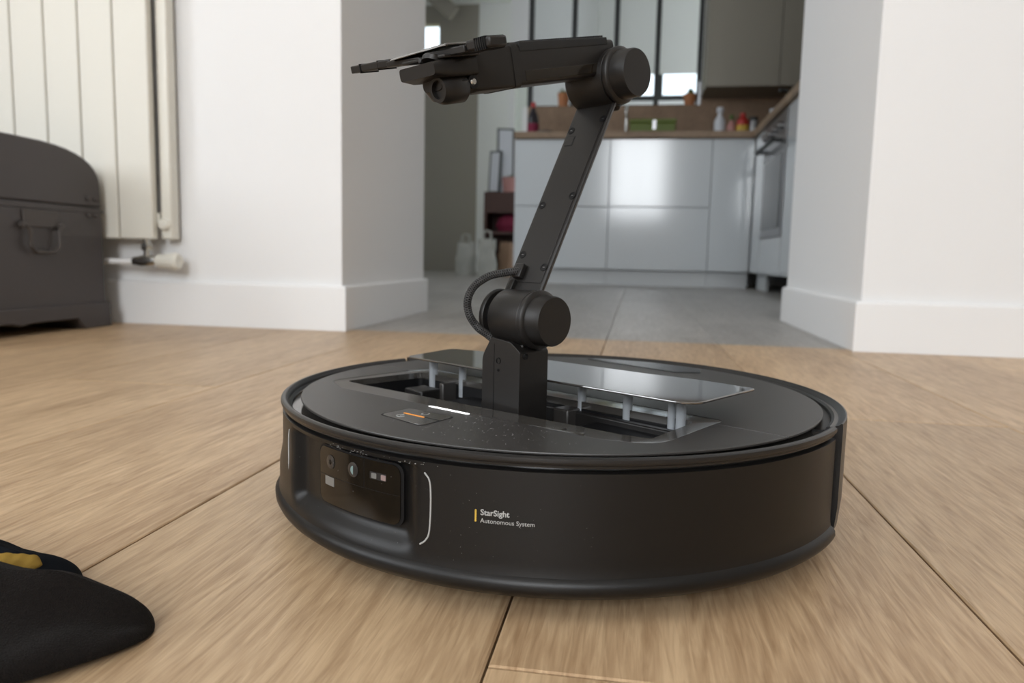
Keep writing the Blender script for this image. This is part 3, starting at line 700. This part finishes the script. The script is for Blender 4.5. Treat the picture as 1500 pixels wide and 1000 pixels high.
wrap_text('Autonomous System', 58.85, .0445, .00290, .004, 'print_lettering')
# caster and side brush stub under the body
MB().lathe([(0, -.008), (.009, -.008), (.011, -.004), (.011, .004), (.009, .008), (0, .008)], 24, T(*V(.012, .120, .0115)) @ RX(90)).build('caster_wheel', M['rubber'], rv)
for s_ in (-.115, .115):
    MB().lathe([(0, -.011), (.030, -.011), (.033, -.006), (.033, .006), (.030, .011), (0, .011)], 36, T(*V(s_, -.005, .033)) @ RY(90)).build('drive_wheel', M['rubber'], rv)
MB().prism(yflip(rrect(.006, .034, .141, .1585, .005)), .006, .0125).build('brush_guard', M['void'], rv, bevel=.001)

# ------------------------------------------------------------ arm (parts of the robot)
def cylS(name, s0, s1, f_, z, prof, m='arm', n=64):
    """lathe around an axis along +s; prof = [(radius, t)] with t in 0..1 between s0 and s1"""
    pr = [(r_, s0 + (s1 - s0) * t) for r_, t in prof]
    return MB().lathe(pr, n, T(0, -f_, z) @ RY(90)).build(name, M[m], rv)
JF, JZ = .0570, .1262; EF, EZ = -.0105, .2725
# column with rounded shoulders
colp = []
S0, S1, F0, F1 = .0035, .0345, .0470, .0705
cps = rpoly([(S0, .035, .0005), (S1, .035, .0005), (S1, .1085, .003), (.0270, .1135, .005), (.0110, .1152, .003), (S0, .1035, .012)], 6)
MB().loft([[V(q[0], f_, q[1]) for q in cps] for f_ in (F0, F1)]).build('arm_column', M['arm'], rv, bevel=.0028, seg=5)
MB().box(.0136, .0139, -F1 - .0002, -F1 + .001, .060, .1115).build('column_seam', M['void'], rv, smooth=False)
for z, r_ in ((.1020, .0018), (.0965, .0008)):
    MB().lathe([(r_ - .0003, 0), (r_, 0), (r_, .0003), (r_ - .0003, .0003)], 24, T(*V(.0175, F1 + .0002, z)) @ RX(90), close=True).build('column_port', M['void'], rv)
def screw(s_, f_, z, mrot, r_=.0016):
    MB().lathe([(0, 0), (r_ * .55, 0), (r_ * .6, .0002), (r_, .0003), (r_, .0005), (r_ * 1.1, 0)], 20, T(s_, -f_, z) @ mrot).build('screw', M['void'], rv)
screw(.0347, .0660, .1060, RY(90), .0017)
# saddle joining the column to the lower joint
b = MB(); b.loft([[V(s_, f_, z) for f_, z in ((F0 + .003, .104), (F1 - .004, .104), (F1 - .005, .111), (JF + .007, .118), (JF - .007, .118), (F0 + .003, .111))] for s_ in (.0125, .0315)])
b.build('joint_saddle', M['arm'], rv, bevel=.0008)
joint_prof = [(0, 0), (.0158, 0), (.0165, .03), (.0165, .62), (.0161, .63), (.0161, .66), (.0169, .67), (.0169, .71), (.0163, .73), (.0150, .745), (.0146, .75), (.0143, .80), (.0141, .97), (.0135, 1.0), (0, 1.0)]
cylS('shoulder_joint', .0100, .0480, JF, JZ, joint_prof)
cylS('shoulder_flange', .0010, .0045, JF - .001, JZ, [(0, 0), (.0155, 0), (.0163, .3), (.0163, .7), (.0155, 1), (0, 1)])
cylS('shoulder_hub', .0040, .0105, JF, JZ, [(0, 0), (.012, 0), (.012, 1), (0, 1)], 'void')
# upper arm: flat bar between the joints; local axes: along arm (a), across s, thickness
P0 = Vector((.0545, .1415)); P1 = Vector((-.0095, .2620)); da = (P1 - P0).normalized(); dn = Vector((da.y, -da.x))  # dn points to +f side
if dn.x < 0: dn = -dn
def UA(a_, s_, h_): q = P0 + da * a_ + dn * h_; return V(s_, q.x, q.y)
LA = (P1 - P0).length
def bar(name, a0, a1, s0, s1, h0, h1, m='arm', bev=.0008):
    b = MB(); vs = [b.b.verts.new(UA(a_, s_, h_)) for h_ in (h0, h1) for s_ in (s0, s1) for a_ in (a0, a1)]
    for f in ((0, 2, 3, 1), (4, 5, 7, 6), (0, 1, 5, 4), (2, 6, 7, 3), (0, 4, 6, 2), (1, 3, 7, 5)): b.b.faces.new([vs[i] for i in f])
    return b.build(name, M[m], rv, bevel=bev)
b = MB(); b.loft([[UA(a_, s_, h_) for s_, h_ in ((.0045, 0), (.0330, 0), (.0340, -.001), (.0328, -.0036), (.0060, -.0036), (.0040, -.001))] for a_ in (0, LA)])
b.build('upper_arm', M['arm'], rv, bevel=.0004)
bar('upper_arm_cover', .006, LA - .004, .0060, .0315, 0, .0004, bev=.0002)
MU = None
axis_m = Matrix((( 1, 0, 0), (0, -da.x, -dn.x), (0, da.y, dn.y))).to_4x4()  # columns: s, along, normal
def uascrew(a_, s_, r_=.0020):
    p_ = UA(a_, s_, .0004)
    MB().lathe([(r_ * 1.25, 0), (r_ * 1.25, .0003), (r_ * .95, .0003), (r_ * .95, .0001), (0, .0001)], 20, Matrix.Translation(p_) @ axis_m).build('screw', M['void'], rv)
    MB().box(-.0008, .0008, -.00015, .00015, .0001, .0002, Matrix.Translation(p_) @ axis_m).build('screw_slot', M['steel'], rv, smooth=False)
for a_, s_ in ((.016, .0295), (.024, .0085), (.064, .0300), (.058, .0085), (.118, .0305), (.112, .0080)): uascrew(a_, s_)
bar('service_hatch', .101, .107, .0075, .0130, .0004, .0007, bev=.0002)
bar('service_hatch_edge', .1005, .1075, .0070, .0135, .0003, .0005, 'void', 0)
# elbow joint
cylS('elbow_joint', .0080, .0475, EF, EZ, joint_prof)
cylS('elbow_housing', .0040, .0330, EF, EZ - .001, [(0, 0), (.0160, 0), (.0172, .05), (.0172, .9), (.0165, 1), (0, 1)])
b = MB(); b.loft([[UA(a_, s_, h_) for s_, h_ in ((.006, .002), (.032, .002), (.032, -.010), (.006, -.010))] for a_ in (LA - .006, LA + .008)])
b.build('elbow_neck', M['arm'], rv, bevel=.002)
# forearm: box sloping down towards the gripper
G0 = Vector((-.0100, .2850)); G1 = Vector((.0735, .2640)); ga = (G1 - G0).normalized(); gn = Vector((-ga.y, ga.x))
if gn.y < 0: gn = -gn
def FA(a_, s_, h_): q = G0 + ga * a_ + gn * h_; return V(s_, q.x, q.y)
LF = (G1 - G0).length
def fsec(a_, s0, s1, h0, h1, r_=.003): return [FA(a_, q[0], q[1]) for q in rpoly([(s0, h0, r_), (s1, h0, r_), (s1, h1, r_), (s0, h1, r_)], 4)]
MB().loft([fsec(0, .004, .0300, -.0105, .0095), fsec(.010, .004, .0300, -.0110, .0100), fsec(LF, .004, .0300, -.0110, .0108)]).build('forearm', M['arm'], rv)
MB().loft([fsec(LF - .001, .0035, .0306, -.0118, .0114, .002), fsec(LF + .003, .0035, .0306, -.0118, .0114, .002)]).build('wrist_collar', M['arm'], rv)
MB().loft([fsec(.012, .0296, .0302, -.0090, -.0035, .0003), fsec(LF - .006, .0296, .0302, -.0090, -.0035, .0003)]).build('forearm_groove', M['gloss'], rv)
MB().loft([fsec(.006, .0040, .0303, .0062, .0108, .0008), fsec(LF - .004, .0040, .0303, .0062, .0116, .0008)]).build('grip_pad', M['rubber'], rv)
b = MB()
for i in range(48):
    a_ = .008 + i * (LF - .014) / 48; b.loft([fsec(a_, .006, .0290, .0100, .0120, .0004), fsec(a_ + .0008, .006, .0290, .0100, .0120, .0004)])
b.build('grip_ridges', M['rubber'], rv, smooth=False); rv.children[-1]['kind'] = 'stuff'
# wrist block and palm
MB().loft([fsec(LF + .0025, .0040, .0302, -.0115, .0100, .002), fsec(LF + .030, .0040, .0302, -.0112, .0095, .002), fsec(LF + .034, .0050, .0290, -.0108, .0080, .003)]).build('wrist_block', M['arm'], rv)
MB().loft([fsec(LF + .030, .0020, .0320, -.0035, .0070, .003), fsec(LF + .050, .0010, .0330, -.0030, .0060, .003), fsec(LF + .058, .0030, .0310, -.0012, .0050, .002)]).build('palm', M['arm'], rv)
MB().loft([fsec(LF + .028, .0060, .0295, -.0115, -.003, .003), fsec(LF + .044, .0070, .0280, -.0130, -.003, .004), fsec(LF + .050, .0100, .0250, -.0080, -.002, .003)]).build('motor_cover', M['arm'], rv)
# motor barrel under the palm (axis along the forearm)
def axF(a0, a1, s_, h_, prof, name, m, n=40):
    p0 = FA(a0, s_, h_); d = (FA(a1, s_, h_) - p0); L_ = d.length; q = d.to_track_quat('Z', 'Y').to_matrix().to_4x4()
    return MB().lathe([(r_, t * L_) for r_, t in prof], n, Matrix.Translation(p0) @ q).build(name, M[m], rv)
axF(LF + .036, LF + .052, .0235, -.0080, [(0, 0), (.0068, 0), (.0075, .06), (.0075, .8), (.0062, 1), (.0045, 1), (.0045, .85), (0, .85)], 'motor_barrel', 'arm')
for a_, r_ in ((LF + .0335, .0034), (LF + .0390, .0022)):
    p_ = FA(a_, .0301 if r_ > .002 else .0301, -.0065)
    MB().lathe([(0, 0), (r_, 0), (r_, .0004), (r_ * .7, .0005), (0, .0005)], 24, Matrix.Translation(p_) @ RY(90)).build('screw_boss', M['void'], rv)
MB().lathe([(0, 0), (.0019, 0), (.0014, .0007), (0, .0009)], 20, Matrix.Translation(FA(LF + .0335, .0306, -.0063)) @ RY(90)).build('screw_head', M['chrome'], rv)
# gripper: two flat jaws spread along s on top of the palm
JA = LF + .041
def JW(s_, a_off, h_): return FA(JA + a_off, s_, h_)
def jaw(name, s0, s1, w0, w1, h0, h1, th, m='arm', bev=.0006):
    b = MB(); b.loft([[JW(s_, a_, h_) for a_, h_ in ((-w_, h), (w_, h), (w_, h + th), (-w_, h + th))] for s_, w_, h in ((s0, w0, h0), ((s0 + s1) / 2, (w0 + w1) / 2, (h0 + h1) / 2), (s1, w1, h1))])
    return b.build(name, M[m], rv, bevel=bev)
jaw('jaw_base', .0010, .0340, .013, .012, .0070, .0058, .0018)
jaw('jaw_link', -.020, .012, .007, .010, .0092, .0066, .0030)
jaw('jaw_link', .018, .0435, .010, .007, .0070, .0062, .0036)
jl = jaw('gripper_jaw', -.056, -.018, .0055, .0065, .0112, .0092, .0040)
jr = jaw('gripper_jaw', .0440, .0605, .0065, .0058, .0062, .0058, .0052, bev=.0012)
for i in range(6):
    s_ = .0500 + i * .0014
    jaw('grip_rib', s_, s_ + .0006, .0064, .0064, .0056, .0056, .0058, 'void', 0)
for s_ in (-.0460, -.0290): jaw('jaw_seam', s_, s_ + .0004, .0063, .0063, .0086 - (s_ + .018) * .05, .0086 - (s_ + .018) * .05, .0050, 'void', 0)
MB().lathe([(0, 0), (.0052, 0), (.0052, .0022), (.0045, .003), (0, .003)], 30, Matrix.Translation(FA(JA + .012, .024, .0050)) @ RX(-13)).build('jaw_pivot', M['arm'], rv)
MB().lathe([(0, 0), (.0018, 0), (.0012, .0014), (0, .0016)], 16, Matrix.Translation(FA(JA + .013, .0175, .0068)) @ RX(90)).build('pivot_pin', M['arm'], rv)
b = MB(); b.loft([[JW(s_, a_, h_) for a_, h_ in ((-.011, .0112), (.011, .0112), (.009, .0125), (-.009, .0125))] for s_ in (-.012, .000, .012, .034)])
b.build('jaw_guard', M['piano'], rv, bevel=.0006)
# cable from the upper arm into the column
cp = catmull([UA(.012, .013, .0028), V(.0085, .0590, .1520), V(.0040, .0665, .1500), V(.0000, .0745, .1440), V(-.0005, .0790, .1360), V(.0, .0780, .1275), V(.002, .0730, .1200), V(.0060, .0690, .1160), V(.0100, .0660, .1120)], 10)
cab = MB().tube(cp, .00205, 14).build('cable', M['cable'], rv)
for hand in (-1, 1):
    for k in range(4):
        b = MB(); path = []
        t_prev = None; nrm = (cp[1] - cp[0]).orthogonal().normalized()
        seg = []
        for i in range(len(cp) - 1):
            for j in range(4): seg.append((cp[i] * (1 - j / 4) + cp[i + 1] * (j / 4), (cp[i + 1] - cp[i]).normalized()))
        L_ = 0
        for i, (p_, t_) in enumerate(seg):
            if i: L_ += (p_ - seg[i - 1][0]).length
            nrm = (nrm - t_ * nrm.dot(t_)).normalized(); bn = t_.cross(nrm); a_ = hand * L_ / .0052 * 2 * math.pi + k * math.pi / 2
            path.append(p_ + (nrm * math.cos(a_) + bn * math.sin(a_)) * .0021)
        o = b.tube(path, .00028, 4).build('braid', M['braid'], cab, smooth=False)
bar('cable_clip', .0075, .0165, .0100, .0165, .0004, .0042, bev=.0006)
bar('cable_guide', -.0040, .0065, .0085, .0125, -.001, .0030, bev=.0005)
MB().tube([V(.0075, .0640, .1095), V(.0115, .0650, .1130)], .0035, 14).build('cable_gland', M['arm'], rv)

# ------------------------------------------------------------ sock
def sock_layer(name, parent, c, rot, ln, wd, ht, m, seed, taper=.55, z0=0, fold=0):
    random.seed(seed); ph = [random.uniform(0, 6) for _ in range(8)]; loops = []
    N_, K = 60, 56
    for i in range(N_ + 1):
        q = (i / N_) ** 1.9; x = -ln * q
        tip = math.sqrt(max(0, 1 - (1 - min(1, q / .16)) ** 2)); wq = wd * tip * (taper + (1 - taper) * smooth(q, .0, .45)) + .0006; hq = ht * tip * (.50 + .50 * smooth(q, .05, .5)) + .0004
        lp = []
        for k in range(K):
            a_ = 2 * math.pi * k / K; cc, s_ = math.cos(a_), math.sin(a_)
            y = wq * cc; zz = hq * (s_ if s_ > 0 else s_ * .35) 
            wr = .10 * math.exp(-((cc + .15 - 1.1 * q) / .16) ** 2) - .09 * smooth(-cc + 1.1 * q - .3, 0, .25) + .03 * math.sin(q * 22 + 3 * cc + ph[0]) + .05 * math.sin(q * 9 + 5 * cc + ph[1]) + .02 * math.sin(q * 50 + 7 * cc + ph[2]) + fold * math.exp(-((cc - .1 + q * .5) / .28) ** 2)
            zz *= 1 + wr * 2.2 * (s_ > 0); lp.append(Vector((x, y, z0 + hq * .35 + zz)))
        loops.append(lp)
    mm = Matrix.Translation(c) @ Matrix.Rotation(rot, 4, 'Z')
    return MB().loft([[mm @ p_ for p_ in lp] for lp in loops]).build(name, M[m], parent, smooth=True)
sk = empty('sock', (-.27, .25, 0), 0, 'black crumpled sock with a gold patch lying on the floor at the left edge', 'sock')
o_ = Vector((-.27, .25, 0))
sock_layer('foot', sk, Vector((-.196, .275, .0004)) - o_, R(24), .24, .068, .023, 'sock', 2, .40, 0, .25)
sock_layer('cuff', sk, Vector((-.252, .296, .0004)) - o_, R(4), .16, .030, .0185, 'sock_navy', 5, .8)
sock_layer('heel_patch', sk, Vector((-.2560, .2830, .0215)) - o_, R(62), .05, .0085, .0075, 'sock_gold', 9, .8)

# fine dust on the top cover and above the sensor window: too small to count
random.seed(11); b = MB()
def fleck(p_, r_): b.box(-r_, r_, -r_ * .6, r_ * .6, -r_ * .4, r_ * .4, Matrix.Translation(p_) @ RZ(random.uniform(0, 180)))
for i in range(210):
    s_ = random.gauss(.045, .035); f_ = .096 + random.random() ** 1.5 * .045 - .1 * max(0, s_ - .03) * .5
    if math.hypot(s_, f_) < .160: fleck(V(s_, f_, .0753), random.uniform(.00007, .00017))
for i in range(45):
    th = random.choice((random.gauss(86, 1.3), random.gauss(80.5, 1.6), random.gauss(71, 2.5))); fleck(Vector((.1736 * math.cos(ang(th)), .1736 * math.sin(ang(th)), random.gauss(.0673, .0007))), random.uniform(.0001, .00026))
for i in range(60):
    th = random.uniform(40, 100); fleck(Vector((.17355 * math.cos(ang(th)), .17355 * math.sin(ang(th)), random.uniform(.022, .068))), random.uniform(.00006, .00012))
d_ = b.build('dust', M['white'], rv, smooth=False, dbl=False); d_['kind'] = 'stuff'
